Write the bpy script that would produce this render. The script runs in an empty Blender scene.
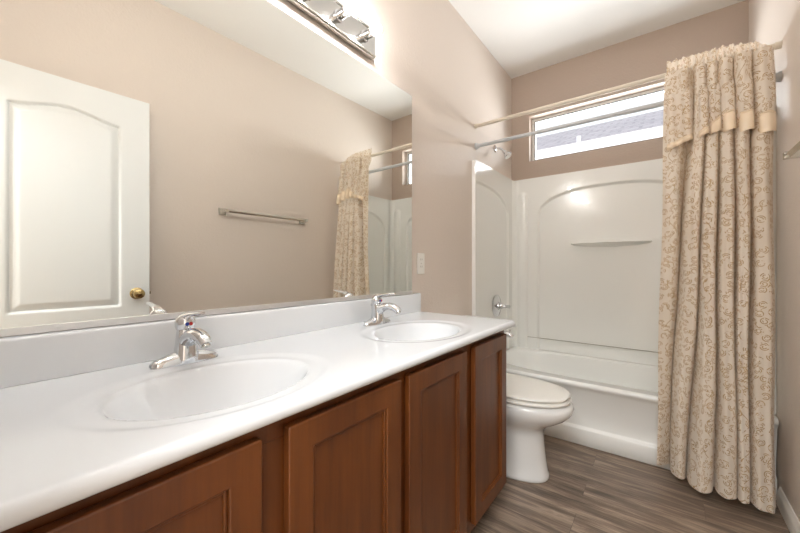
import bpy, bmesh, math, random
from math import sin, cos, pi, sqrt, radians, atan2, exp
from mathutils import Vector, Matrix
random.seed(7)
S = bpy.context.scene
COL = S.collection

# ------------------------------------------------------------------ camera, world, lights, exposure
CX, CZ = 1.071, 1.09
cd = bpy.data.cameras.new('camera'); cam = bpy.data.objects.new('camera', cd); COL.objects.link(cam)
cam.location = (CX, 0.0, CZ); cam.rotation_euler = (pi/2, 0, radians(37.43))
cd.lens = 343/800*36; cd.sensor_width = 36; cd.clip_start = 0.01
S.camera = cam
S.view_settings.view_transform = 'Standard'; S.view_settings.look = 'None'
S.view_settings.gamma = 1.0; S.view_settings.use_curve_mapping = False
S.view_settings.exposure = 0.98
S.cycles.use_denoising = True
S.cycles.max_bounces = 14; S.cycles.diffuse_bounces = 7; S.cycles.glossy_bounces = 6
S.cycles.transmission_bounces = 8; S.cycles.transparent_max_bounces = 12
S.cycles.caustics_reflective = False; S.cycles.caustics_refractive = False
S.cycles.sample_clamp_indirect = 6.0

W = bpy.data.worlds.new('sky'); S.world = W; W.use_nodes = True
bg = W.node_tree.nodes['Background']
bg.inputs[0].default_value = (0.88, 0.94, 1.0, 1); bg.inputs[1].default_value = 0.72

def area_light(name, loc, rot, sx, sy, power, colr):
    l = bpy.data.lights.new(name, 'AREA'); l.shape = 'RECTANGLE'; l.size = sx; l.size_y = sy
    l.energy = power; l.color = colr
    o = bpy.data.objects.new(name, l); COL.objects.link(o); o.location = loc; o.rotation_euler = rot
    return o
# added fill light, unseen behind the camera, shining in through the doorway
area_light('doorway_fill', (1.30, -1.3, 2.70), (0, 0, 0), 1.2, 1.2, 78, (0.92, 0.97, 1.0))
sl = bpy.data.lights.new('sun', 'SUN'); sl.energy = .5; sl.angle = radians(.6); sl.color = (1, .96, .9)
so_ = bpy.data.objects.new('sun', sl); COL.objects.link(so_); so_.rotation_euler = Vector((.25, .75, -.62)).to_track_quat('-Z', 'Y').to_euler()
# daylight that falls through the clerestory window
area_light('window_daylight', (0.75, 4.05, 1.55), (radians(-112), 0, 0), 1.6, 2.0, 130, (0.95, 0.98, 1.0))
BULB_STRENGTH = 104.0

# ------------------------------------------------------------------ materials
def srgb(r, g, b):
    f = lambda c: (c/255/12.92) if c/255 <= .04045 else ((c/255+.055)/1.055)**2.4
    return (f(r), f(g), f(b), 1)
class NT:
    def __init__(s, name):
        s.m = bpy.data.materials.new(name); s.m.use_nodes = True
        s.t = s.m.node_tree; s.n = s.t.nodes; s.p = s.n['Principled BSDF']
    def add(s, typ, **kw):
        n = s.n.new(typ)
        for k, v in kw.items(): setattr(n, k, v)
        return n
    def link(s, a, b): s.t.links.new(a, b)
    def math(s, op, a, b=None, c=None, clamp=False):
        n = s.add('ShaderNodeMath', operation=op, use_clamp=clamp)
        for i, v in enumerate((a, b, c)):
            if v is None: continue
            if isinstance(v, (int, float)): n.inputs[i].default_value = v
            else: s.link(v, n.inputs[i])
        return n.outputs[0]
    def mixc(s, fac, a, b):
        n = s.add('ShaderNodeMix', data_type='RGBA')
        for i, v in ((0, fac), (6, a), (7, b)):
            if isinstance(v, (int, float)): n.inputs[i].default_value = v
            elif isinstance(v, tuple): n.inputs[i].default_value = v
            else: s.link(v, n.inputs[i])
        return n.outputs[2]
    def bump(s, h, strength, dist):
        b = s.add('ShaderNodeBump'); b.inputs['Strength'].default_value = strength; b.inputs['Distance'].default_value = dist
        s.link(h, b.inputs['Height']); s.link(b.outputs[0], s.p.inputs['Normal'])
    def coords(s, kind='Object', scale=(1,1,1)):
        tc = s.add('ShaderNodeTexCoord'); mp = s.add('ShaderNodeMapping'); mp.inputs['Scale'].default_value = scale
        s.link(tc.outputs[kind], mp.inputs[0]); return mp.outputs[0]
    def noise(s, vec, scale, detail=3, rough=.5, dist=0):
        n = s.add('ShaderNodeTexNoise'); n.inputs['Scale'].default_value = scale; n.inputs['Detail'].default_value = detail
        n.inputs['Roughness'].default_value = rough; n.inputs['Distortion'].default_value = dist
        if vec is not None: s.link(vec, n.inputs['Vector'])
        return n.outputs[0]
def simple(name, col, rough=.5, metal=0, coat=0, **kw):
    t = NT(name); p = t.p
    p.inputs['Base Color'].default_value = col; p.inputs['Roughness'].default_value = rough
    p.inputs['Metallic'].default_value = metal; p.inputs['Coat Weight'].default_value = coat
    for k, v in kw.items(): p.inputs[k].default_value = v
    return t.m

def wall_paint(name='wall_paint', c=(220, 209, 199)):
    t = NT(name); v = t.coords()
    t.p.inputs['Base Color'].default_value = srgb(*c)
    t.p.inputs['Roughness'].default_value = .48; t.p.inputs['Specular IOR Level'].default_value = .22
    n = t.noise(v, 95, 2, .5); n2 = t.noise(v, 38, 2, .5)
    t.bump(t.math('ADD', n, t.math('MULTIPLY', n2, .8)), .30, .004)
    return t.m
def ceiling_paint():
    t = NT('ceiling_paint'); v = t.coords()
    t.p.inputs['Base Color'].default_value = srgb(240, 240, 238); t.p.inputs['Roughness'].default_value = .8
    t.bump(t.noise(v, 90, 2), .15, .003); return t.m
def plank_floor():
    t = NT('vinyl_plank'); v = t.coords()
    br = t.add('ShaderNodeTexBrick'); br.offset = .37; br.squash = 1
    br.inputs['Scale'].default_value = 1; br.inputs['Mortar Size'].default_value = .0012; br.inputs['Mortar Smooth'].default_value = .3
    br.inputs['Brick Width'].default_value = 1.22; br.inputs['Row Height'].default_value = .152
    br.inputs['Color1'].default_value = (0, 0, 0, 1); br.inputs['Color2'].default_value = (1, 1, 1, 1); br.inputs['Mortar'].default_value = (.5, .5, .5, 1)
    t.link(v, br.inputs['Vector'])
    # shift the grain per plank
    sep = t.add('ShaderNodeSeparateXYZ'); t.link(v, sep.inputs[0])
    sc = t.add('ShaderNodeSeparateColor'); t.link(br.outputs['Color'], sc.inputs[0])
    cmb = t.add('ShaderNodeCombineXYZ')
    t.link(t.math('MULTIPLY', sep.outputs[0], 1.1), cmb.inputs[0]); t.link(t.math('MULTIPLY', sep.outputs[1], 11), cmb.inputs[1])
    t.link(t.math('MULTIPLY', sc.outputs[0], 17), cmb.inputs[2])
    g1 = t.noise(cmb.outputs[0], 2.0, 6, .62, .9)
    cmb2 = t.add('ShaderNodeCombineXYZ')
    t.link(t.math('MULTIPLY', sep.outputs[0], 5), cmb2.inputs[0]); t.link(t.math('MULTIPLY', sep.outputs[1], 130), cmb2.inputs[1]); t.link(sc.outputs[0], cmb2.inputs[2])
    g2 = t.noise(cmb2.outputs[0], 2.0, 4, .65, .3)
    g = t.math('ADD', t.math('MULTIPLY', g1, .68), t.math('MULTIPLY', g2, .32))
    r = t.add('ShaderNodeValToRGB'); t.link(g, r.inputs[0])
    e = r.color_ramp.elements; e[0].position = .36; e[0].color = srgb(84, 71, 62); e[1].position = .64; e[1].color = srgb(176, 156, 136)
    x = e.new(.5); x.color = srgb(126, 108, 93)
    c = t.mixc(t.math('MULTIPLY', sc.outputs[0], .28), r.outputs[0], srgb(100, 88, 80))
    c2 = t.mixc(t.math('MULTIPLY', br.outputs['Fac'], .35), c, srgb(62, 52, 46))
    t.link(c2, t.p.inputs['Base Color']); t.p.inputs['Roughness'].default_value = .42
    t.bump(t.math('SUBTRACT', t.math('MULTIPLY', g2, .3), br.outputs['Fac']), .25, .002)
    return t.m
def wood(name, ax):
    t = NT(name); sc = [14, 14, 14]; sc[ax] = 1.6
    v = t.coords('Object', tuple(sc))
    n = t.noise(v, 1.6, 5, .6, .5); v2 = t.coords('Object', tuple((4 if i == ax else 120) for i in range(3))); n2 = t.noise(v2, 1, 3)
    nb = t.noise(t.coords('Object', (3, 3, 2)), 1.6, 2)
    g = t.math('ADD', t.math('ADD', t.math('MULTIPLY', n, .5), t.math('MULTIPLY', n2, .2)), t.math('MULTIPLY', nb, .3))
    r = t.add('ShaderNodeValToRGB'); t.link(g, r.inputs[0])
    e = r.color_ramp.elements; e[0].position = .3; e[0].color = srgb(72, 35, 12); e[1].position = .72; e[1].color = srgb(118, 66, 25)
    t.link(r.outputs[0], t.p.inputs['Base Color']); t.p.inputs['Roughness'].default_value = .36
    t.p.inputs['Coat Weight'].default_value = .1; t.p.inputs['Coat Roughness'].default_value = .25
    t.bump(n2, .06, .001)
    return t.m
def door_white():
    t = NT('moulded_door_white'); v = t.coords('Object', (30, 30, 2.2))
    t.p.inputs['Base Color'].default_value = srgb(228, 231, 231); t.p.inputs['Roughness'].default_value = .38
    t.bump(t.noise(v, 2.2, 4, .6, 1.2), .12, .002); return t.m
def mirror_glass():
    t = NT('mirror_silver'); p = t.p
    p.inputs['Base Color'].default_value = (.93, .94, .905, 1); p.inputs['Metallic'].default_value = 1; p.inputs['Roughness'].default_value = .004
    return t.m
def fabric():
    """sheer organza with embroidered gold and brown curls"""
    t = NT('embroidered_organza'); p = t.p
    tc = t.add('ShaderNodeTexCoord'); uv = tc.outputs['UV']
    def curls(scale, off, turns, wid):
        mp = t.add('ShaderNodeMapping'); mp.inputs['Scale'].default_value = (scale, scale, 0); mp.inputs['Location'].default_value = (off, off*1.7, 0)
        t.link(uv, mp.inputs[0])
        vo = t.add('ShaderNodeTexVoronoi', voronoi_dimensions='2D'); vo.inputs['Scale'].default_value = 1; vo.inputs['Randomness'].default_value = .75
        t.link(mp.outputs[0], vo.inputs['Vector'])
        sub = t.add('ShaderNodeVectorMath', operation='SUBTRACT'); t.link(mp.outputs[0], sub.inputs[0]); t.link(vo.outputs['Position'], sub.inputs[1])
        sx = t.add('ShaderNodeSeparateXYZ'); t.link(sub.outputs[0], sx.inputs[0])
        rc = t.add('ShaderNodeSeparateColor'); t.link(vo.outputs['Color'], rc.inputs[0])
        ang = t.math('ARCTAN2', sx.outputs[1], sx.outputs[0])
        sgn = t.math('SUBTRACT', t.math('MULTIPLY', t.math('GREATER_THAN', rc.outputs[1], .5), 2), 1)
        a01 = t.math('FRACT', t.math('ADD', t.math('DIVIDE', t.math('MULTIPLY', ang, sgn), 2*pi), rc.outputs[0]))
        d = vo.outputs['Distance']
        res = None
        for k in range(turns):
            rad = t.math('MULTIPLY_ADD', a01, .17, .10 + .17*k)
            l = t.math('LESS_THAN', t.math('ABSOLUTE', t.math('SUBTRACT', d, rad)), wid)
            res = l if res is None else t.math('MAXIMUM', res, l)
        return res, rc.outputs[2]
    a, ra = curls(25, 0, 2, .046)
    su = t.add('ShaderNodeSeparateXYZ'); t.link(uv, su.inputs[0])
    wob = t.math('MULTIPLY', t.math('SINE', t.math('MULTIPLY', su.outputs[1], 58)), .16)
    vine = t.math('LESS_THAN', t.math('ABSOLUTE', t.math('SUBTRACT', t.math('FRACT', t.math('MULTIPLY_ADD', su.outputs[0], 11, wob)), .5)), .020)
    thr = t.math('MAXIMUM', a, vine)
    thr = t.math('MULTIPLY', thr, t.math('GREATER_THAN', t.noise(uv, 60, 2), .46))
    thread = t.mixc(t.noise(uv, 14, 2), srgb(166, 138, 102), srgb(216, 188, 144))
    ground = t.mixc(t.noise(uv, 6, 2), srgb(228, 216, 200), srgb(238, 229, 216))
    col = t.mixc(thr, ground, thread)
    t.link(col, p.inputs['Base Color']); p.inputs['Roughness'].default_value = .55; p.inputs['Sheen Weight'].default_value = .15
    t.bump(thr, .3, .001)
    tr = t.add('ShaderNodeBsdfTranslucent'); t.link(col, tr.inputs[0])
    mx = t.add('ShaderNodeMixShader'); mx.inputs[0].default_value = .15
    out = t.n['Material Output']
    t.link(p.outputs[0], mx.inputs[1]); t.link(tr.outputs[0], mx.inputs[2]); t.link(mx.outputs[0], out.inputs[0])
    return t.m
def glass(name='window_glass'):
    t = NT(name)
    g = t.add('ShaderNodeBsdfGlossy'); g.inputs['Roughness'].default_value = 0.0
    tr = t.add('ShaderNodeBsdfTransparent'); mx = t.add('ShaderNodeMixShader'); fr = t.add('ShaderNodeFresnel'); fr.inputs[0].default_value = 1.45
    t.link(t.math('MULTIPLY', fr.outputs[0], .5), mx.inputs[0]); t.link(tr.outputs[0], mx.inputs[1]); t.link(g.outputs[0], mx.inputs[2])
    t.link(mx.outputs[0], t.n['Material Output'].inputs[0]); return t.m
def roof_tile():
    t = NT('roof_tile'); v = t.coords('Object', (3.2, 3.2, 3.2))
    w = t.add('ShaderNodeTexBrick'); w.inputs['Scale'].default_value = 1; w.inputs['Brick Width'].default_value = .9; w.inputs['Row Height'].default_value = .9
    w.inputs['Color1'].default_value = srgb(176, 171, 176); w.inputs['Color2'].default_value = srgb(154, 150, 157); w.inputs['Mortar'].default_value = srgb(130, 126, 134)
    w.inputs['Mortar Size'].default_value = .08
    t.link(v, w.inputs['Vector']); n = t.noise(v, 2, 3)
    t.link(t.mixc(n, w.outputs[0], srgb(184, 177, 181)), t.p.inputs['Base Color']); t.p.inputs['Roughness'].default_value = .9
    t.bump(w.outputs['Fac'], .5, .02); return t.m

M = dict(
    wall=wall_paint(), backlit=wall_paint('backlit_shade_paint', (189, 173, 160)), ceil=ceiling_paint(), floor=plank_floor(), trim=simple('white_trim', srgb(236, 234, 228), .4),
    marble=simple('cultured_marble', srgb(224, 227, 230), .05, 0, 0, **{'Specular IOR Level': .35}), cabv=wood('cherry_wood_upright', 2), cabh=wood('cherry_wood_level', 1),
    dark=simple('toe_kick_dark', srgb(48, 26, 16), .6), chrome=simple('chrome', (.70, .71, .73, 1), .05, 1), nickel=simple('brushed_nickel', (.62, .61, .57, 1), .24, 1),
    brass=simple('antique_brass', (.52, .40, .20, 1), .24, 1), door=door_white(), mirror=mirror_glass(), alu=simple('aluminium_channel', (.82, .81, .80, 1), .34, 1),
    ceramic=simple('white_ceramic', srgb(232, 232, 230), .10, 0, .5), plastic=simple('white_plastic', srgb(238, 236, 230), .28),
    acrylic=simple('white_acrylic', srgb(240, 241, 238), .17, 0, .3), cream=simple('cream_enamel_rod', srgb(222, 212, 196), .35),
    rodgrey=simple('satin_steel_rod', srgb(196, 199, 202), .28), fabric=fabric(), satin=simple('champagne_satin', srgb(238, 220, 194), .26, 0, 0, **{'Sheen Weight': .3}),
    glass=glass(), vinyl=simple('window_vinyl', srgb(238, 238, 236), .4), gasket=simple('dark_gasket', srgb(40, 42, 44), .6), red=simple('red_dot', srgb(180, 30, 30), .3), blue=simple('blue_dot', srgb(40, 70, 170), .3),
    slot=simple('dark_slot', srgb(70, 64, 60), .6), roof=roof_tile(), stucco=simple('white_stucco', srgb(244, 244, 246), .9), ground=simple('gravel_ground', srgb(190, 176, 158), .95),
    plateglass=simple('polished_plate', (.60, .59, .57, 1), .14, 1), caulk=simple('caulk', srgb(150, 144, 132), .6), rubber=simple('toilet_bumper', srgb(120, 122, 124), .5),
)
def bulb_mat():
    t = NT('lit_globe_bulb'); p = t.p
    p.inputs['Base Color'].default_value = (1, .99, .975, 1); p.inputs['Emission Color'].default_value = (1, .99, .975, 1); p.inputs['Emission Strength'].default_value = BULB_STRENGTH
    return t.m
M['bulb'] = bulb_mat()

# ------------------------------------------------------------------ mesh helpers
class MB:
    def __init__(s): s.v = []; s.f = []; s.uv = {}
    def add(s, vs, fs):
        o = len(s.v); s.v += [tuple(v) for v in vs]; s.f += [tuple(i+o for i in f) for f in fs]; return s
    def box(s, x0, x1, y0, y1, z0, z1):
        vs = [(x, y, z) for x in (x0, x1) for y in (y0, y1) for z in (z0, z1)]
        return s.add(vs, [(0,1,3,2), (4,6,7,5), (0,4,5,1), (2,3,7,6), (0,2,6,4), (1,5,7,3)])
    def loft(s, rings, cap=True, closed=True):
        n = len(rings[0]); vs = [p for r in rings for p in r]; fs = []
        for i in range(len(rings)-1):
            for j in range(n if closed else n-1):
                k = (j+1) % n; fs.append((i*n+j, i*n+k, (i+1)*n+k, (i+1)*n+j))
        if cap:
            fs.append(tuple(reversed(range(n)))); fs.append(tuple((len(rings)-1)*n+j for j in range(n)))
        return s.add(vs, fs)
    def tube(s, pts, r, n=16, ry=None, up=(0,0,1), cap=True):
        pts = [Vector(p) for p in pts]; L = len(pts); rings = []
        for i, p in enumerate(pts):
            d = (pts[min(i+1, L-1)] - pts[max(i-1, 0)]).normalized()
            u = Vector(up)
            if abs(d.dot(u)) > .98: u = Vector((1,0,0)) if abs(d.x) < .9 else Vector((0,1,0))
            a = d.cross(u).normalized(); b = a.cross(d).normalized()
            ra = r[i] if isinstance(r, (list, tuple)) else r
            rb = ra if ry is None else (ry[i] if isinstance(ry, (list, tuple)) else ry)
            rings.append([p + a*ra*cos(2*pi*k/n) + b*rb*sin(2*pi*k/n) for k in range(n)])
        return s.loft(rings, cap)
    def lathe(s, prof, origin, axis, n=28):
        """prof: (distance along axis, radius)"""
        o = Vector(origin); ax = Vector(axis).normalized()
        u = Vector((0,0,1)) if abs(ax.z) < .9 else Vector((1,0,0))
        a = ax.cross(u).normalized(); b = a.cross(ax)
        rings = [[o + ax*h + (a*cos(2*pi*k/n) + b*sin(2*pi*k/n))*max(r, 1e-5) for k in range(n)] for h, r in prof]
        return s.loft(rings, True)
    def grid(s, nu, nv, fn):
        vs = [fn(i, j) for i in range(nu) for j in range(nv)]
        return s.add(vs, [(i*nv+j, (i+1)*nv+j, (i+1)*nv+j+1, i*nv+j+1) for i in range(nu-1) for j in range(nv-1)])
    def prism_x(s, prof, x0, x1):
        n = len(prof)
        return s.loft([[(x0, y, z) for y, z in prof], [(x1, y, z) for y, z in prof]])
    def build(s, name, mat, parent=None, smooth=True, bevel=0, seg=2, uv=None, angle=40, loc=None, subsurf=0):
        me = bpy.data.meshes.new(name); me.from_pydata(s.v, [], s.f); me.validate(); me.update()
        bm = bmesh.new(); bm.from_mesh(me)
        if uv:
            lay = bm.loops.layers.uv.new('UVMap')
            for f in bm.faces:
                for l in f.loops: l[lay].uv = uv[l.vert.index]
        else:
            bmesh.ops.recalc_face_normals(bm, faces=bm.faces)
        bm.to_mesh(me); bm.free()
        o = bpy.data.objects.new(name, me); COL.objects.link(o); me.materials.append(mat)
        if smooth:
            me.polygons.foreach_set('use_smooth', [True]*len(me.polygons)); me.set_sharp_from_angle(angle=radians(angle))
        if parent: o.parent = parent
        if loc: o.location = loc
        if bevel:
            b = o.modifiers.new('bevel', 'BEVEL'); b.width = bevel; b.segments = seg; b.limit_method = 'ANGLE'; b.angle_limit = radians(35)
            b.harden_normals = True
        if subsurf:
            b = o.modifiers.new('sub', 'SUBSURF'); b.levels = subsurf; b.render_levels = subsurf
        return o
def tag(o, label, cat, group=None):
    o['label'] = label; o['category'] = cat
    if group: o['group'] = group
    return o
def thing(name, label, cat, loc=(0,0,0), group=None, rz=0):
    o = bpy.data.objects.new(name, None); COL.objects.link(o); o.location = loc; o.rotation_euler = (0,0,rz); o.empty_display_size = .1
    return tag(o, label, cat, group)
def struct(o, label=None, cat=None):
    o['kind'] = 'structure'
    if label: o['label'] = label; o['category'] = cat
    return o
def copy_tree(o, parent=None):
    c = o.copy(); COL.objects.link(c); c.parent = parent
    for ch in list(o.children): copy_tree(ch, c)
    return c
def ss(a, b, x):
    t = min(1, max(0, (x-a)/(b-a))); return t*t*(3-2*t)

# ------------------------------------------------------------------ room shell
RW, RD, RH, FY = 1.50, 3.038, 2.766, -0.05      # width, back wall, ceiling, front wall face
T = .14
struct(MB().box(-T, RW+T, FY-T, RD+T, -.1, 0).build('floor', M['floor'], smooth=False), 'grey brown wood plank vinyl floor of the bathroom', 'floor')
struct(MB().box(-T, RW+T, FY-T, RD+T, RH, RH+.1).build('ceiling', M['ceil'], smooth=False), 'flat white bathroom ceiling', 'ceiling')
struct(MB().box(-T, 0, FY-T, RD+T, 0, RH).build('wall_left', M['wall'], smooth=False), 'beige textured wall behind the mirror and toilet', 'wall')
struct(MB().box(RW, RW+T, FY-T, RD+T, 0, RH).build('wall_right', M['wall'], smooth=False), 'beige textured wall beside the shower curtain', 'wall')
WX0, WX1, WZ0, WZ1 = .155, 1.345, 1.998, 2.386
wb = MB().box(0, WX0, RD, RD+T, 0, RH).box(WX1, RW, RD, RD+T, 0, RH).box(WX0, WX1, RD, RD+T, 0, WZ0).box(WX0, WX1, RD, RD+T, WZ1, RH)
struct(wb.build('wall_back', M['backlit'], smooth=False), 'taupe wall with the high window above the bathtub, shade in its colour', 'wall')  # darker wall colour carries the backlit shade of this wall
DX0, DX1, DH = .70, 1.43, 2.10
wf = MB().box(0, DX0, FY-T, FY, 0, RH).box(DX1, RW, FY-T, FY, 0, RH).box(DX0, DX1, FY-T, FY, DH, RH)
struct(wf.build('wall_front', M['wall'], smooth=False), 'wall with the doorway at the near end', 'wall')
# unseen room shell added behind the viewer for reflections and doorway light
BY = -3.2
struct(MB().box(-1.2, 2.6, BY, FY-T, -.1, 0).build('floor_added_shell', M['ground'], smooth=False), 'added unseen floor beyond the doorway', 'floor')
struct(MB().box(-1.2, 2.6, BY, FY-T, RH, RH+.1).build('ceiling_added_shell', M['ceil'], smooth=False), 'added unseen ceiling beyond the doorway', 'ceiling')
struct(MB().box(-1.3, -1.2, BY, FY-T, 0, RH).build('wall_added_left', M['wall'], smooth=False), 'added unseen wall beyond the doorway, bathroom mirror side', 'wall')
struct(MB().box(2.6, 2.7, BY, FY-T, 0, RH).build('wall_added_right', M['wall'], smooth=False), 'added unseen wall beyond the doorway, towel bar side', 'wall')
struct(MB().box(-1.3, 2.7, BY-.1, BY, 0, RH).build('wall_added_far', M['wall'], smooth=False), 'added unseen wall facing the doorway', 'wall')
struct(MB().box(-1.2, -T, FY-T, FY-.01, 0, RH).box(RW+T, 2.6, FY-T, FY-.01, 0, RH).build('wall_added_near', M['wall'], smooth=False), 'added unseen wall on both sides of the bathroom', 'wall')
# baseboards with a stepped profile
def baseboard(name, x, sgn, y0, y1, label):
    p = [(0, 0), (.014, 0), (.014, .055), (.011, .066), (.007, .074), (.004, .082), (0, .085)]
    m = MB(); m.loft([[(x+sgn*a, y, z) for a, z in p] for y in (y0, y1)])
    return struct(m.build(name, M['trim'], angle=25), label, 'baseboard')
baseboard('baseboard_right', RW, -1, .72, 2.30, 'white baseboard along the wall beside the curtain')
baseboard('baseboard_left', 0, 1, 1.52, 2.30, 'white baseboard behind the toilet')

# window
wn = struct(bpy.data.objects.new('window_1', None), 'high wide window with white frame above the bathtub', 'window'); COL.objects.link(wn); wn.location = (.75, RD+.1, WZ0)
def wbx(*a):
    return MB().box(a[0]-.75, a[1]-.75, a[2]-RD-.1, a[3]-RD-.1, a[4]-WZ0, a[5]-WZ0)
fr = MB()
def fbox(m, x0, x1, y0, y1, z0, z1): m.box(x0-.75, x1-.75, y0-RD-.1, y1-RD-.1, z0-WZ0, z1-WZ0)
e = .001; fw = .022; ya, yb = RD+.075, RD+.135
fbox(fr, WX0+e, WX0+fw, ya, yb, WZ0+e, WZ1-e); fbox(fr, WX1-fw, WX1-e, ya, yb, WZ0+e, WZ1-e)
fbox(fr, WX0+fw, WX1-fw, ya, yb, WZ0+e, WZ0+fw); fbox(fr, WX0+fw, WX1-fw, ya, yb, WZ1-fw, WZ1-e)
fr.build('frame', M['vinyl'], wn, smooth=False, bevel=.003)
gk = MB(); a0, a1, g = WX0+fw, WX1-fw, .005
fbox(gk, a0, a0+g, ya+.002, ya+.016, WZ0+fw, WZ1-fw); fbox(gk, a1-g, a1, ya+.002, ya+.016, WZ0+fw, WZ1-fw)
fbox(gk, a0+g, a1-g, ya+.002, ya+.016, WZ0+fw, WZ0+fw+g); fbox(gk, a0+g, a1-g, ya+.002, ya+.016, WZ1-fw-g, WZ1-fw)
gk.build('gasket', M['gasket'], wn, smooth=False)
pn = MB(); fbox(pn, a0+g, a1-g, ya+.006, ya+.010, WZ0+fw+g, WZ1-fw-g); pn.build('pane', M['glass'], wn, smooth=False)

# ------------------------------------------------------------------ open door against the right wall
dw, dh, dt = .70, 2.06, .035
rel_lay = MB()
def door_relief(w, z):
    d = 0
    c = dw/2; hw = c-.135
    def prof(q):
        if q <= 0: return 0
        if q < .010: return -.014*ss(0, .010, q)
        if q < .042: return -.014 + .012*(q-.010)/.032
        return -.002
    dx = hw-abs(w-c)
    top = 1.880 + .042*.5*(1+cos(pi*min(1, abs(w-c)/hw)))
    return prof(min(dx, z-.855, top-z)) + prof(min(dx, z-.20, .66-z))
dr = struct(bpy.data.objects.new('door_1', None), 'white two panel arched moulded door standing open, seen in the mirror', 'door'); COL.objects.link(dr)
ang = radians(1.27)
# far edge of the face that looks into the room; local x along width from hinge, local y away from the wall
far = Vector((.33+CX, .68, 0)); drv = Vector((-sin(ang), cos(ang), 0)); hinge = far - drv*dw
dr.location = (hinge.x, hinge.y, .008); dr.rotation_euler = (0, 0, pi/2+ang)
nw, nz = 118, 330
leaf = MB()
leaf.grid(nw, nz, lambda i, j: (dw*i/(nw-1), door_relief(dw*i/(nw-1), dh*j/(nz-1)), dh*j/(nz-1)))
leaf.build('door_leaf', M['door'], dr, angle=60)
core = MB(); core.add([(0,0,0),(dw,0,0),(dw,0,dh),(0,0,dh),(0,-dt,0),(dw,-dt,0),(dw,-dt,dh),(0,-dt,dh)], [(4,7,6,5),(0,4,5,1),(3,2,6,7),(0,3,7,4),(1,5,6,2)])
core.build('door_core', M['door'], dr, smooth=False)
kb = MB(); kz, kw = .925, dw-.062
kb.lathe([(0,.033),(.004,.034),(.008,.030),(.010,.012),(.030,.011),(.034,.018),(.042,.026),(.052,.029),(.060,.027),(.066,.018),(.068,.001)], (kw, 0, kz), (0, 1, 0))
kb.build('knob', M['brass'], dr)
MB().box(dw, dw+.0015, -.029, -.006, kz-.028, kz+.028).box(dw, dw+.009, -.023, -.012, kz-.008, kz+.008).build('latch_plate', M['brass'], dr, smooth=False)
hg = MB()
for z in (.2, 1.03, 1.86): hg.tube([(-.005, .004, z-.045), (-.005, .004, z+.045)], .006, 10)
hg.build('hinge', M['brass'], dr)
# casing around the doorway
cs = MB().box(DX0-.06, DX0, FY, FY+.012, 0, DH+.06).box(DX0, DX1, FY, FY+.012, DH, DH+.06)
struct(cs.build('trim_1', M['trim'], smooth=False, bevel=.004), 'white casing of the doorway', 'trim')

# ------------------------------------------------------------------ vanity cabinet
VY0, VY1, VF = FY+.004, 1.500, .509          # near end, far end, face plane
van = thing('vanity_cabinet', 'long cherry brown vanity cabinet with framed doors under the white double sink top', 'cabinet', (.25, .73, 0))
def V(m, name, mat, parent=van, **k):
    m.v = [(x-.25, y-.73, z) for x, y, z in m.v]; return m.build(name, mat, parent, **k)
ZT = .8180
V(MB().box(.003, .485, VY1-.018, VY1, .09, ZT).box(.003, .485, VY0, VY0+.018, .09, ZT).box(.003, .485, VY0+.018, VY1-.018, .09, .108).box(.003, .012, VY0+.018, VY1-.018, .108, ZT), 'carcass', M['cabv'], smooth=False)
V(MB().box(.42, .432, VY0, VY1-.005, .0, .09).box(.003, .42, VY1-.02, VY1-.005, 0, .09), 'toe_kick', M['dark'], smooth=False)
doors = [(-.012, .323), (.374, .714), (.750, 1.092), (1.158, 1.474)]
DZ0, DZ1 = .145, .796
ff = MB().box(.485, VF, VY0, VY1, .108, .165).box(.485, VF, VY0, VY1, .775, ZT)
edges = [VY0, -.012+.018, .323-.018, .374+.018, .714-.018, .750+.018, 1.092-.018, 1.158+.018, 1.474-.018, VY1]
for k in range(0, 10, 2): ff.box(.485, VF, edges[k], edges[k+1], .165, .775)
V(ff, 'face_frame', M['cabv'], smooth=False, bevel=.001)
for k, (y0, y1) in enumerate(doors):
    t0, t1, st = VF+.0015, VF+.021, .058
    a, b, c, e2 = y0+st, y1-st, DZ0+st, DZ1-st
    d = V(MB().box(t0, t1-.011, a+.006, b-.006, c+.006, e2-.006), 'door', M['cabv'], smooth=False)
    fm = MB(); O = [(y0, DZ0), (y1, DZ0), (y1, DZ1), (y0, DZ1)]; I = [(a, c), (b, c), (b, e2), (a, e2)]
    vs = [(t, y, z) for t in (t0, t1) for ring in (O, I) for y, z in ring]; fs = []
    for k2 in range(4):
        n2 = (k2+1) % 4
        fs += [(8+k2, 8+n2, 12+n2, 12+k2), (k2, 4+k2, 4+n2, n2), (k2, n2, 8+n2, 8+k2), (4+k2, 12+k2, 12+n2, 4+n2)]
    fm.add(vs, fs); V(fm, 'frame', M['cabv'], d, smooth=False, bevel=.004)
    mo = MB()
    for (w, tt) in ((.006, t1-.005),):
        mo.box(t0, tt, a, a+w, c, e2).box(t0, tt, b-w, b, c, e2).box(t0, tt, a+w, b-w, c, c+w).box(t0, tt, a+w, b-w, e2-w, e2)
    V(mo, 'moulding', M['cabv'], d, smooth=False, bevel=.002)

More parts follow.
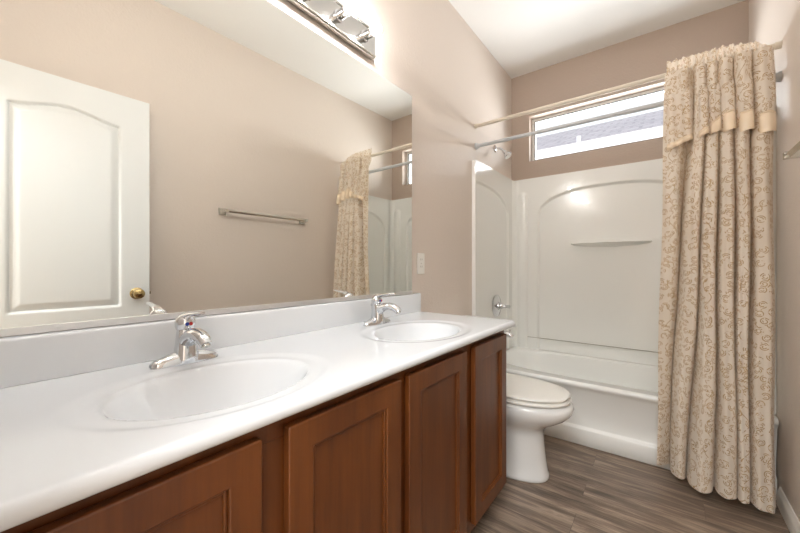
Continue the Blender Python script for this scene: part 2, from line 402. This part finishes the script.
# ------------------------------------------------------------------ countertop with two integral bowls and a backsplash
TOP = .847; CF, CE, CR = .546, 1.552, .0140
BOWLS = (.350, 1.095); BXC, BAX, BAY = .322, .142, .190
def bowl_drop(x, y):
    d = 0
    for by in BOWLS:
        rho = sqrt(((x-BXC)/BAX)**2 + ((y-by)/BAY)**2)
        rr = sqrt(((x-BXC)/(BAX+.048))**2 + ((y-by)/(BAY+.062))**2)
        d += .0045*ss(1.02, .86, rr) if False else .0045*(1-ss(.88, 1.02, rr))
        if rho < 1.06:
            q = min(1, rho/1.04)
            d += .128*(1-q**2.6)**1.15
    return d
def clustered(a0, a1, step, ends0, ends1):
    n = int(round((a1-a0)/step)); return [a0+(a1-a0)*i/n for i in range(n+1)]
xin = clustered(.002, CF-CR, .0055, 0, 0); yin = clustered(VY0, CE-CR, .0062, 0, 0)
TH = [pi*k/14 for k in range(1, 15)]
xs = [(x, 0) for x in xin] + [(xin[-1], t) for t in TH]; ys = [(y, 0) for y in yin] + [(yin[-1], t) for t in TH]
def cpt(i, j):
    x, tx = xs[i]; y, ty = ys[j]
    c = min(cos(tx), cos(ty)); px = x+CR*sin(tx); py = y+CR*sin(ty)
    if tx > 0 and ty > 0:      # round the corner in plan
        f = max(sin(tx), sin(ty)) / max(1e-6, sqrt(sin(tx)**2+sin(ty)**2)) if (sin(tx)+sin(ty)) > 1e-6 else 1
        px = x+CR*sin(tx)*f; py = y+CR*sin(ty)*f
    z = TOP-CR+CR*c - (bowl_drop(px, py) if tx == 0 and ty == 0 else 0)
    return (px, py, z)
ct = thing('vanity_countertop', 'glossy white double sink countertop on the cherry cabinet', 'countertop', (.27, .75, TOP))
def C(m, name, mat, parent=ct, **k):
    m.v = [(x-.27, y-.75, z-TOP) for x, y, z in m.v]; return m.build(name, mat, parent, **k)
m = MB(); m.grid(len(xs), len(ys), cpt); C(m, 'sink_top', M['marble'], angle=80)
bk = thing('backsplash', 'low white backsplash along the back of the double sink top, under the mirror', 'backsplash', (.015, .75, TOP))
bs = MB(); bp = [(.001, TOP+.0004), (.029, TOP+.0004), (.029, TOP+.088), (.0275, TOP+.0945), (.023, TOP+.098), (.001, TOP+.099)]
bs.loft([[(x, y, z) for x, z in bp] for y in (VY0, CE-.003)]); bs.v = [(x-.015, y-.75, z-TOP) for x, y, z in bs.v]; bs.build('splash_slab', M['marble'], bk, angle=60, bevel=.002)
for by in BOWLS:
    zb = TOP-.1325+.0005
    dr_ = MB(); dr_.lathe([(0, .031), (.003, .031), (.0055, .026), (.004, .021), (.004, .019)], (BXC, by, zb), (0,0,1))
    dd = C(dr_, 'drain', M['chrome']); st_ = MB(); st_.lathe([(0, .017), (.006, .018), (.009, .012), (.0095, .001)], (BXC, by, zb+.002), (0,0,1)); C(st_, 'stopper', M['chrome'], dd)

# ------------------------------------------------------------------ faucets
def make_faucet(loc, label):
    r = thing('faucet', label, 'faucet', loc, 'chrome faucets on the double sink top')
    # winged base plate: cross-sections along y
    m = MB(); rings = []
    for k in range(25):
        t = -1 + 2*k/24; y = .078*t
        w = .026*(1-.55*abs(t)**2.2)*(1 if abs(t) < .98 else .55) ; h = .013 + .024*(1-abs(t)**1.1)
        if abs(t) >= .98: h = .008
        ring = []
        for q in range(14):
            a = pi*q/13; ring.append((w*cos(a), y, h*sin(a)**.8 if 0 < q < 13 else 0))
        rings.append(ring)
    m.loft(rings, True, True); m.build('base_plate', M['chrome'], r)
    # body: broad wedge column leaning forward
    m = MB(); rings = []
    for k, (z, x0, x1, hw) in enumerate([(.004, -.026, .030, .029), (.02, -.026, .029, .027), (.04, -.024, .026, .024), (.06, -.022, .022, .0215), (.078, -.020, .017, .0195), (.086, -.018, .014, .0175)]):
        ring = []
        for q in range(24):
            a = 2*pi*q/24; cx = (x0+x1)/2; hx = (x1-x0)/2
            ring.append((cx+hx*abs(cos(a))**.8*(1 if cos(a) > 0 else -1), hw*abs(sin(a))**.8*(1 if sin(a) > 0 else -1), z))
        rings.append(ring)
    m.loft(rings); b = m.build('body', M['chrome'], r)
    # spout: arching snout
    P = [(.002, 0, .048), (.022, 0, .066), (.044, 0, .076), (.068, 0, .079), (.092, 0, .075), (.110, 0, .066), (.117, 0, .059)]
    m = MB(); m.tube(P, [.020, .0195, .0185, .0175, .0165, .015, .0135], 20, [.021, .018, .016, .0148, .0142, .0135, .012])
    s = m.build('spout', M['chrome'], r)
    m = MB(); m.lathe([(0, .0105), (.006, .0105), (.007, .008)], (.112, 0, .060), (.45, 0, -.9), 18); m.build('aerator', M['nickel'], s)
    # handle: dome with a lever that reaches forward
    m = MB(); m.lathe([(-.004, .0195), (.004, .0225), (.014, .0235), (.023, .0215), (.031, .0155), (.036, .0075), (.0375, .0005)], (-.006, 0, .087), (.25, 0, 1), 24)
    hd = m.build('handle', M['chrome'], r)
    P = [(-.008, 0, .110), (.012, 0, .120), (.036, 0, .125), (.062, 0, .128), (.088, 0, .131), (.096, 0, .132)]
    m = MB(); m.tube(P, [.013, .0125, .0105, .0095, .009, .006], 16, [.009, .008, .006, .005, .0045, .003]); m.build('lever', M['chrome'], hd)
    m = MB(); m.lathe([(0, .0048), (.0015, .0045), (.002, .0005)], (.0200, .0042, .099), (1, 0, .2), 12); m.build('hot_dot', M['red'], hd)
    m = MB(); m.lathe([(0, .0048), (.0015, .0045), (.002, .0005)], (.0200, -.0042, .099), (1, 0, .2), 12); m.build('cold_dot', M['blue'], hd)
    # lift rod behind the body
    m = MB(); m.tube([(-.030, 0, .01), (-.030, 0, .075)], .0025, 10); m.lathe([(0, .002), (.003, .006), (.009, .0065), (.013, .002)], (-.030, 0, .073), (0,0,1), 14); m.build('lift_rod', M['chrome'], r)
    # small oval mark pressed on the body front
    m = MB(); m.lathe([(0, .0042), (.0006, .004), (.0007, .0005)], (.0284, 0, .022), (1, 0, .05), 14); m.build('maker_mark', M['nickel'], b)
    return r
FX = .107
f1 = make_faucet((FX, .362, TOP), 'chrome single lever faucet at the near sink, closest to the white door reflection')
f2 = copy_tree(f1); f2.location = (FX, 1.100, TOP); f2['label'] = 'chrome single lever faucet at the far sink beside the wall outlet'

# ------------------------------------------------------------------ mirror (hung a touch proud of the wall at its far edge)
MD = radians(.85); MY0, MY1, MZ0, MZ1 = VY0+.01, 1.471, TOP+.101, 1.987
mt = thing('wall_mirror', 'large frameless rectangular mirror above the double sink countertop', 'mirror', (.0240, MY1, MZ0), rz=-MD)
L = (MY1-MY0)/cos(MD)
MB().box(-.004, 0, -L, 0, .0, MZ1-MZ0).build('mirror_glass', M['mirror'], mt, smooth=False)
MB().box(-.0045, .004, -L, 0, -.001, .0155).build('bottom_channel', M['alu'], mt, smooth=False, bevel=.0008)

# ------------------------------------------------------------------ vanity light bar
LY1, LZ0, LZ1 = 1.178, 2.040, 2.164; NB = 8
LY0 = LY1-.152*NB
lt = thing('vanity_light', 'polished bar light with round lit bulbs on the wall above the mirror', 'light', (0, (LY0+LY1)/2, LZ0))
ly = (LY0+LY1)/2
m = MB(); m.box(.001, .030, LY0-ly, LY1-ly, 0, LZ1-LZ0); m.build('backplate', M['plateglass'], lt, smooth=False, bevel=.006)
m = MB(); m.box(.030, .034, LY0-ly+.004, LY1-ly-.004, .004, .012).box(.030, .034, LY0-ly+.004, LY1-ly-.004, LZ1-LZ0-.012, LZ1-LZ0-.004); m.build('edge_rail', M['nickel'], lt, smooth=False, bevel=.001)
for k in range(NB):
    y = LY0+.076+.152*k-ly; z = (LZ1-LZ0)/2
    m = MB(); m.lathe([(0, .024), (.006, .024), (.008, .0185), (.050, .0185), (.052, .016)], (.030, y, z), (1,0,0), 22); so = m.build('socket', M['chrome'], lt)
    m = MB(); prof = [(0, .013), (.008, .014)]
    for q in range(1, 13):
        a = pi*q/12*.88+pi*.12; prof.append((.024-.020*cos(a), .020*sin(a)))
    m.lathe(prof, (.080, y, z), (1,0,0), 22); m.build('bulb', M['bulb'], so)

# ------------------------------------------------------------------ outlet plate
ol = thing('wall_outlet', 'small white outlet plate on the wall beside the mirror', 'outlet', (0, 1.585, 1.107))
MB().box(.0005, .006, -.036, .036, -.058, .058).build('cover_plate', M['plastic'], ol, smooth=False, bevel=.003)
for z in (-.020, .020):
    m = MB(); m.loft([[(x, .017*(1 if c > 0 else -1)*abs(c)**.6, z+.0145*(1 if s_ > 0 else -1)*abs(s_)**.7) for c, s_ in [(cos(2*pi*q/24), sin(2*pi*q/24)) for q in range(24)]] for x in (.006, .0075)])
    sk = m.build('socket_face', M['plastic'], ol)
    MB().box(.0076, .008, -.008, -.006, z-.002, z+.007).box(.0076, .008, .006, .008, z-.002, z+.007).build('slot', M['slot'], sk, smooth=False)
m = MB(); m.lathe([(0, .003), (.001, .0025)], (.006, 0, 0), (1,0,0), 10); m.build('screw', M['nickel'], ol)

# ------------------------------------------------------------------ towel bar on the right wall
TB0, TB1, TBZ = 1.145, 1.815, 1.487
tb = thing('towel_bar', 'nickel towel bar with square posts on the wall in front of the curtain', 'towel bar', (RW, (TB0+TB1)/2, TBZ))
ty = (TB0+TB1)/2
m = MB()
for d in (-.011, .011): pass
m.tube([(-.072, TB0-ty, 0), (-.072, TB1-ty, 0)], .0125, 4, None, (0,0,1)); m.build('bar', M['nickel'], tb, smooth=False, bevel=.001)
for y in (TB0-ty, TB1-ty):
    m = MB(); rings = []
    for x, h in ((-.010, .019), (-.030, .013), (-.070, .012), (-.084, .0125)):
        rings.append([(x, y+h*sy, h*sz) for sy, sz in ((-1,-1), (1,-1), (1,1), (-1,1))])
    m.loft(rings); p = m.build('post', M['nickel'], tb, smooth=False, bevel=.002)
    MB().box(-.010, -.0005, y-.026, y+.026, -.026, .026).build('wall_plate', M['nickel'], p, smooth=False, bevel=.003)

# ------------------------------------------------------------------ toilet
TY = 1.855
to = thing('toilet', 'white elongated toilet with closed lid between the vanity and the bathtub', 'toilet', (.38, TY, 0))
def egg(x0, x1, hw, z, n=48, blunt=2.25, back=.42):
    """egg outline: widest point at fraction 'back' from the rear; local to the toilet"""
    xc = x0+(x1-x0)*back; pts = []
    for q in range(n):
        a = 2*pi*q/n; c, s_ = cos(a), sin(a)
        ax = (x1-xc) if c > 0 else (xc-x0)
        ex = 2/blunt if c > 0 else 2/3.0
        pts.append((xc-.38+ax*abs(c)**ex*(1 if c > 0 else -1), hw*abs(s_)**(2/2.3)*(1 if s_ > 0 else -1), z))
    return pts
secs = [(0, .200, .606, .114), (.006, .198, .610, .118), (.022, .198, .608, .117), (.034, .202, .602, .112), (.09, .206, .594, .109), (.16, .21, .586, .107), (.22, .21, .582, .108), (.255, .205, .588, .116),
        (.283, .195, .615, .136), (.305, .19, .655, .157), (.33, .185, .692, .174), (.355, .18, .716, .186), (.378, .18, .724, .190), (.395, .18, .720, .188), (.405, .185, .706, .182)]
m = MB(); m.loft([egg(a, b, h, z) for z, a, b, h in secs]); m.build('bowl', M['ceramic'], to, angle=70)
def slab(z0, z1, x0, x1, hw, r, dome=0):
    rings = [egg(x0+r, x1-r, hw-r, z0), egg(x0, x1, hw, z0+r)]
    rings += [egg(x0, x1, hw, z1-r), egg(x0+r*.4, x1-r*.4, hw-r*.4, z1-r*.35), egg(x0+r, x1-r, hw-r, z1)]
    if dome:
        for f in (.75, .5, .25, .05):
            xm = (x0+x1)/2; rings.append(egg(xm-(xm-x0)*f, xm+(x1-xm)*f, hw*f, z1+dome*(1-f*f)))
    m = MB(); m.loft(rings); return m
slab(.412, .429, .20, .712, .185, .006).build('seat', M['plastic'], to, angle=60)
slab(.4335, .451, .19, .708, .182, .008, .003).build('lid', M['plastic'], to, angle=60)
for s_ in (-1, 1):
    m = MB(); m.lathe([(0, .014), (.03, .014), (.034, .010)], (.20-.38, .075*s_, .405), (0,0,1), 16); m.build('hinge', M['plastic'], to)
def rbox(x0, x1, y0, y1, z0, z1): return MB().box(x0-.38, x1-.38, y0, y1, z0, z1)
rbox(.02, .205, -.215, .215, .37, .735).build('tank', M['ceramic'], to, bevel=.025, seg=4)
rbox(.016, .215, -.225, .225, .736, .768).build('tank_lid', M['ceramic'], to, bevel=.012, seg=3)
rbox(.10, .24, -.10, .10, .16, .372).build('tank_shelf', M['ceramic'], to, bevel=.02, seg=3)
m = MB(); m.lathe([(0, .013), (.006, .013), (.010, .006)], (.205-.38, -.15, .665), (1,0,0), 16); m.tube([(.217-.38, -.15, .665), (.222-.38, -.11, .658), (.224-.38, -.075, .652)], [.006, .006, .008], 10); m.build('flush_lever', M['chrome'], to)
for s_ in (-1, 1):
    m = MB(); m.lathe([(0, .016), (.012, .015), (.020, .009), (.022, .001)], (.36-.38, .126*s_, .0), (0,0,1), 16); m.build('bolt_cap', M['plastic'], to)

# ------------------------------------------------------------------ bathtub
RIM = .388; TF, TBK = 2.300, RD-.012
tx0, tx1 = .034, RW-.034
bt = thing('bathtub', 'white acrylic bathtub with a stepped apron behind the toilet', 'bathtub', (.75, 2.65, 0))
def B(m, name, mat, parent=bt, **k):
    m.v = [(x-.75, y-2.65, z) for x, y, z in m.v]; return m.build(name, mat, parent, **k)
ap = [(2.40, 0), (2.336, 0), (2.332, .004), (2.332, .094), (2.336, .101), (2.350, .107), (2.354, .114), (2.346, .20), (2.326, .335), (2.314, .352), (2.308, .359), (2.305, .366), (2.305, .373), (2.308, .381), (2.314, .386), (2.322, RIM), (2.40, RIM-.001)]
B(MB().prism_x(ap, .006, RW-.006), 'apron', M['acrylic'], angle=50)
def tub_z(x, y):
    xc, yc = (tx0+tx1)/2, 2.668; hx, hy = .655, .268
    q = (abs((x-xc)/hx)**3.2 + abs((y-yc)/hy)**3.2)**(1/3.2)
    if q >= 1.06: return RIM
    k = min(1, q/1.06); fl = (1-k**6)
    return RIM - .335*fl**1.2
na = 192; rings = []; xc, yc, hx, hy = (tx0+tx1)/2, 2.668, .655*1.06, .268*1.06
ks = [.02, .2, .4, .55, .65, .72, .78, .83, .87, .90, .925, .945, .96, .972, .982, .990, .996, 1.0]
for k in ks:
    ring = []
    for q in range(na):
        a = 2*pi*q/na; c, d = cos(a), sin(a)
        x = xc+k*hx*abs(c)**.625*(1 if c > 0 else -1); y = yc+k*hy*abs(d)**.625*(1 if d > 0 else -1)
        ring.append((x, y, RIM-.335*(1-k**6)**1.2))
    rings.append(ring)
def rect(q):
    a = 2*pi*q/na; c, d = cos(a), sin(a); c = abs(c)**.625*(1 if c > 0 else -1); d = abs(d)**.625*(1 if d > 0 else -1); mm = max(abs(c), abs(d))
    return ((tx0+tx1)/2+(tx1-tx0)/2*c/mm, (2.315+TBK)/2+(TBK-2.315)/2*d/mm, RIM)
rings.append([rect(q) for q in range(na)])
m = MB(); m.loft(rings, False); m.add(rings[0], [tuple(range(na))])
B(m, 'basin', M['acrylic'], angle=80)
m = MB(); m.lathe([(0, .034), (.004, .033), (.008, .020), (.009, .001)], (.142, 2.668, .255), (1, 0, .18), 22); B(m, 'overflow_plate', M['chrome'])
m = MB(); m.lathe([(0, .03), (.003, .03), (.006, .018), (.007, .001)], (.30, 2.668, .0535), (0,0,1), 22); B(m, 'drain', M['chrome'])

# ------------------------------------------------------------------ tub surround
sr = thing('tub_surround', 'glossy white arched wall surround above the bathtub', 'surround', (.75, RD, 0))
def R_(m, name, mat, parent=sr, **k):
    m.v = [(x-.75, y-RD, z) for x, y, z in m.v]; return m.build(name, mat, parent, **k)
SZ0, SZ1 = RIM+.0003, 1.842
def arch_d(p, z, p0, p1, ztop, rise):
    """signed distance-like value inside the arched recess"""
    c, hw = (p0+p1)/2, (p1-p0)/2
    u = abs(p-c)/hw
    zt = ztop - rise*(1-sqrt(max(0, 1-min(1, u)**2.6)))
    sx = hw-abs(p-c); sz = (zt-z)
    if u >= 1: return -1
    nrm = sqrt(1+(rise*1.6*u/hw)**2) if u < .95 else 3
    return min(sx, sz/nrm)
def back_off(x, z):
    d = .024                                  # stands off the wall
    d -= .016*ss(-.002, .016, arch_d(x, z, .228, 1.272, 1.722, .205))
    for xc in (.105, 1.395):                  # soft corner columns
        u = (x-xc)/.042
        if abs(u) < 1:
            zt = 1.700+.03*sqrt(1-u*u)
            d += .016*sqrt(1-u*u)*ss(zt+.005, zt-.03, z) if False else .016*sqrt(1-u*u)*(1-ss(zt-.03, zt+.005, z))
    for xe in (tx0-.006, RW-tx0+.006):         # cove into the side panels
        q = abs(x-xe)/.045
        if q < 1: d += .045*(1-sqrt(1-(1-q)**2))
    # ledge under the seam
    if z < .486: d += .001
    return d
nx, nz = 300, 210
zs = [SZ0+(SZ1-SZ0)*j/(nz-1) for j in range(nz)]
m = MB(); x0, x1 = tx0-.006, RW-tx0+.006
m.grid(nx, nz, lambda i, j: (x0+(x1-x0)*i/(nx-1), RD-back_off(x0+(x1-x0)*i/(nx-1), zs[j]), zs[j]))
m.box(x0, x1, RD-.024, RD-.001, SZ1-.0005, SZ1+.003)
R_(m, 'back_panel', M['acrylic'], angle=80)
def side_off(y, z, base=.028):
    d = base
    d -= .014*ss(-.002, .018, arch_d(y, z, 1.80, 2.895, 1.700, .20))
    return d
ny = 150; y0, y1 = 2.236, RD-.020
def side(sgn):
    m = MB(); X = 0 if sgn > 0 else RW; y0 = 2.236 if sgn > 0 else 2.375; bo = .028 if sgn > 0 else .020; q = bo/.030
    m.grid(ny, nz, lambda i, j: (X+sgn*side_off(*(lambda y, z: (y, z, bo))(y0+(y1-y0)*i/(ny-1), zs[j])), y0+(y1-y0)*i/(ny-1), zs[j]))
    # rounded front flange that returns to the wall
    prof = [(.001, y0-.002), (.022, y0-.002), (.027, y0-.001), (.0295, y0+.002), (.030, y0+.008), (.028, y0+.014), (.001, y0+.014)]
    m.loft([[(X+sgn*a*q, b, z) for a, b in prof] for z in (SZ0+.0, SZ1)])
    m.box(min(X+sgn*.001, X+sgn*bo), max(X+sgn*.001, X+sgn*bo), y0+.02, y1, SZ1-.0005, SZ1+.002)
    return m
R_(side(1), 'plumbing_panel', M['acrylic'], angle=70)
R_(side(-1), 'curtain_side_panel', M['acrylic'], angle=70)
# legs of the side flanges below the rim
for xa in (.001,): R_(MB().box(xa, xa+.029, y0, TF-.001, 0.0, SZ0), 'flange_foot', M['acrylic'], smooth=False, bevel=.006)
# moulded shelf
sh = MB(); rings = []
for k in range(33):
    x = .488+.524*k/32; u = (x-.75)/.262; dep = .012+.070*sqrt(max(0, 1-u*u)); th = .006+.016*sqrt(max(0, 1-u*u))
    yb = RD-.0085
    rings.append([(x, yb, 1.276), (x, yb-dep+.006, 1.276), (x, yb-dep, 1.272), (x, yb-dep+.004, 1.267), (x, yb-dep*.35, 1.276-th*1.1), (x, yb, 1.276-th*1.6)])
sh.loft(rings); R_(sh, 'shelf', M['acrylic'], angle=50)
R_(MB().box(x0+.05, x1-.05, RD-.0258, RD-.020, .4845, .4880), 'seam', M['caulk'], smooth=False)

# ------------------------------------------------------------------ shower fittings on the plumbing wall
SY = 2.645
shd = thing('showerhead', 'small chrome shower head on a bent arm above the surround', 'shower head', (0, SY+.01, 2.037))
m = MB(); m.lathe([(.0005, .029), (.004, .029), (.010, .018), (.012, .011)], (0,0,0), (1,0,0), 22); m.build('wall_flange', M['chrome'], shd)
m = MB(); m.tube([(.004,0,0), (.025,0,.001), (.045,0,-.008), (.062,0,-.022), (.074,0,-.036)], .0085, 14); m.build('arm', M['chrome'], shd)
m = MB(); m.lathe([(0,.012), (.014,.014), (.018,.012), (.030,.020), (.052,.031), (.060,.032), (.064,.029), (.065,.001)], (.071,0,-.032), (.64,0,-.77), 22); m.build('spray_head', M['chrome'], shd)
vl = thing('shower_valve', 'round chrome shower valve with lever on the white surround', 'valve', (.0155, SY, .776))
m = MB(); m.lathe([(0,.088), (.004,.089), (.010,.082), (.016,.050), (.020,.030), (.032,.026), (.034,.001)], (0,0,0), (1,0,0), 36); m.build('escutcheon', M['chrome'], vl)
m = MB(); m.lathe([(.034,.022), (.050,.022), (.056,.018), (.060,.014), (.088,.011), (.100,.014), (.108,.015), (.112,.010), (.113,.001)], (0,0,0), (1,0,0), 22)
hdv = m.build('handle', M['chrome'], vl)
sp = thing('tub_spout', 'short chrome tub spout on the surround below the valve', 'spout', (.0155, SY, .560))
m = MB(); m.tube([(0,0,.004), (.030,0,.004), (.080,0,.002), (.115,0,-.004), (.135,0,-.016)], [.029,.028,.026,.024,.018], 20, [.029,.027,.024,.021,.015]); b_ = m.build('spout_body', M['chrome'], sp)
m = MB(); m.lathe([(0,.005), (.014,.005), (.016,.009), (.024,.008), (.025,.001)], (.112,0,.014), (0,0,1), 14); m.build('diverter_knob', M['chrome'], sp)

# ------------------------------------------------------------------ rods
RY = 2.287
r1 = thing('curtain_rod', 'upper cream rod that carries the shower curtain', 'rod', (.75, RY, 2.097))
m = MB(); m.tube([(-.745,0,0), (.745,0,0)], .0125, 18); m.build('tube', M['cream'], r1)
for s_ in (-1, 1):
    m = MB(); m.tube([(.7495*s_,0,0), (.728*s_,0,0)], .0160, 18); m.build('end_cap', M['cream'], r1)
r2 = thing('liner_rod', 'lower silver tension rod below the cream curtain rod', 'rod', (.75, RY+.012, 1.957))
m = MB(); m.tube([(-.74,0,0), (.15,0,0)], .0125, 18); m.tube([(.15,0,0), (.74,0,0)], .0145, 18); m.build('tube', M['rodgrey'], r2)
for s_ in (-1, 1):
    m = MB(); m.lathe([(0,.0235), (.006,.0235), (.012,.020), (.030,.0145), (.034,.0130)], (.7495*s_,0,0), (-s_,0,0), 20); m.build('end_cap', M['rodgrey'], r2)

# ------------------------------------------------------------------ shower curtain
sc_ = thing('shower_curtain', 'cream embroidered sheer shower curtain with valance gathered at the right end of the rod', 'curtain', (1.27, RY, 0))
def interp(tab, s):
    for (a, pa), (b, pb) in zip(tab, tab[1:]):
        if s <= b: return pa+(pb-pa)*(s-a)/(b-a)
    return tab[-1][1]
def smoothtab(tab, n=200):
    raw = [interp(tab, k/n) for k in range(n+1)]
    for _ in range(24): raw = [raw[0]]+[(raw[k-1]+2*raw[k]+raw[k+1])/4 for k in range(1, n)]+[raw[-1]]
    return [(k/n, v) for k, v in enumerate(raw)]
PT = smoothtab([(0, -.12), (.15, 0), (.31, .5), (.365, 1), (.42, 1.5), (.475, 2), (.53, 2.5), (.60, 3), (.66, 3.5), (.75, 4), (.82, 4.5), (.91, 5), (1, 5.35)])
PB = smoothtab([(0, .05), (.13, .5), (.20, 1), (.28, 1.5), (.40, 2), (.53, 2.5), (.62, 3), (.70, 3.5), (.735, 4), (.765, 4.5), (.88, 5), (1, 5.4)])
def look(tab, s):
    n = len(tab)-1; k = min(n-1, int(s*n)); f = s*n-k
    return tab[k][1]*(1-f)+tab[k+1][1]*f
def ridge(p, sharp=1.7):
    c = .5-.5*cos(2*pi*p); return 1-2*c**sharp
ZB, ZC = .062, 2.098
def hem_z(s): return ZB+.012*sin(2*pi*1.3*s+2.2)
def curtain_pt(s, z):
    h = min(1, max(0, (z-ZB)/(ZC-ZB)))
    ph = look(PB, s)*(1-h)+look(PT, s)*h
    xl = 1.045+.036*h; xr = 1.460+.008*h
    amp = (.044+.014*sin(pi*h))*(1-.30*h)
    y = (2.258-.140*ss(0, .55, s)+.012*ss(.8, 1, s))*(1-h) + (RY-.034)*h - amp*ridge(ph) - .004*sin(2*pi*(3.1*ph)+3*z)
    x = xl+(xr-xl)*s + .011*sin(2*pi*ph)*min(1, s*8, (1-s)*8) + .003*sin(6*z+9*s)
    return Vector((x, y, z))
nu, nz = 300, 120
# run of the cloth along its width, so the embroidery keeps its shape over the folds
run = [0]
for i in range(1, nu):
    pa = curtain_pt((i-1)/(nu-1), 1.0); pb = curtain_pt(i/(nu-1), 1.0); run.append(run[-1]+((pa.x-pb.x)**2+(pa.y-pb.y)**2)**.5)
m = MB(); uv = []
def cpt2(i, j):
    s = i/(nu-1); t = j/(nz-1); zb = hem_z(s)
    z = zb+(ZC-.02-zb)*t; p = curtain_pt(s, z)
    uv.append((run[i], z)); return (p.x-1.27, p.y-RY, p.z)
m.grid(nu, nz, cpt2); m.build('curtain_panel', M['fabric'], sc_, uv=uv, angle=180)
m = MB(); uvh = []
def hem(i, j):
    s = i/(nu-1); z = hem_z(s)-.002+.080*j/5; p = curtain_pt(s, z); uvh.append((run[i]+.37, z+.51))
    return (p.x-1.27, p.y-RY-.003, z)
m.grid(nu, 6, hem); m.build('bottom_hem', M['fabric'], sc_, uv=uvh, angle=180)
# valance: shirred header on the rod, then a fuller flounce that ends in a satin band
def val_bottom(s): return 1.672+.050*sin(pi*s)**1.2+.006*sin(2*pi*look(PT, s))
def val_top(s): return 2.160-.020*ss(.55, .85, s)-.055*ss(.84, 1, s)+.0035*sin(2*pi*13*s)+.002*sin(2*pi*31*s)
def val_pt(s, z):
    xl = 1.088; xr = 1.474
    ph = look(PT, s); k = ss(2.075, 1.92, z); fl = max(0, 2.075-z)
    g = z-2.097
    y = RY-.008-.013*exp(-(g/.022)**2)*(1-k)+(1-k)*(.0032*sin(2*pi*26*s+1.3*sin(5*s))-.004*sin(2*pi*11*s+1)*(1+max(0, g)*8))
    y -= k*(.040+.030*fl) + k*(.022+.065*fl)*ridge(ph, 2.2) + k*.003*sin(2*pi*13*s+5*z)
    x = xl+(xr-xl)*s + .009*k*sin(2*pi*ph)*min(1, s*8, (1-s)*8)
    return (x-1.27, y-RY, z)
runv = [0]
for i in range(1, nu):
    pa = val_pt((i-1)/(nu-1), 1.85); pb = val_pt(i/(nu-1), 1.85); runv.append(runv[-1]+((pa[0]-pb[0])**2+(pa[1]-pb[1])**2)**.5)
m = MB(); uvv = []; nv = 90
def bandh(s): return .028+.062*ss(.35, .6, s)
def vp(i, j):
    s = i/(nu-1); t = j/(nv-1); zb = val_bottom(s)+bandh(s); zt = val_top(s)
    z = zb+(zt-zb)*t; uvv.append((runv[i]+.6, z+.13)); return val_pt(s, z)
m.grid(nu, nv, vp); va = m.build('valance', M['fabric'], sc_, uv=uvv, angle=180)
m = MB()
def bp2(i, j):
    s = i/(nu-1); t = j/15; z = val_bottom(s)+(bandh(s)+.002)*t
    x, y, z = val_pt(s, z); return (x, y-.003-.008*sin(pi*t)-.005*(1-t), z)
m.grid(nu, 16, bp2); m.build('satin_band', M['satin'], va, angle=180)
m = MB()
def tk(i, j):
    s = i/(nu-1); zb = val_bottom(s)+bandh(s); a = 2*pi*j/8
    x, y, z = val_pt(s, zb); return (x, y-.005+.004*cos(a), z+.004*sin(a)+.002*sin(2*pi*9*s))
m.grid(nu, 9, tk); m.build('satin_piping', M['satin'], va, angle=180)

# ------------------------------------------------------------------ neighbour house outside the window
nh = thing('neighbour_house', 'white house with a pale tiled roof seen through the high window', 'house', (1.5, 7.6, -.15))
def N(m, name, mat, parent=nh, **k):
    m.v = [(x-1.5, y-7.6, z+.15) for x, y, z in m.v]; return m.build(name, mat, parent, **k)
N(MB().box(-6, 9, 6.45, 11.5, -.15, 2.98), 'stucco_wall', M['stucco'], smooth=False)
m = MB(); m.loft([[(x, 6.0, 3.02), (x, 9.0, 4.36), (x, 12.0, 3.02), (x, 12.0, 2.92), (x, 9.0, 4.26), (x, 6.0, 2.92)] for x in (-6.4, 9.4)])
N(m, 'roof', M['roof'], smooth=False)
N(MB().box(-6.4, 9.4, 5.95, 6.0, 2.72, 3.03).box(-6.4, 9.4, 6.0, 6.45, 2.72, 2.76), 'fascia', M['stucco'], smooth=False)
m = MB(); m.tube([(-.02, 6.25, 3.08), (-.02, 6.25, 3.225)], .033, 14); N(m, 'vent_pipe', M['stucco'])
g_ = MB().box(-14, 16, RD+T+.02, 16, -.35, -.15).build('yard_ground', M['ground'], smooth=False); struct(g_, 'bare gravel yard outside', 'ground')
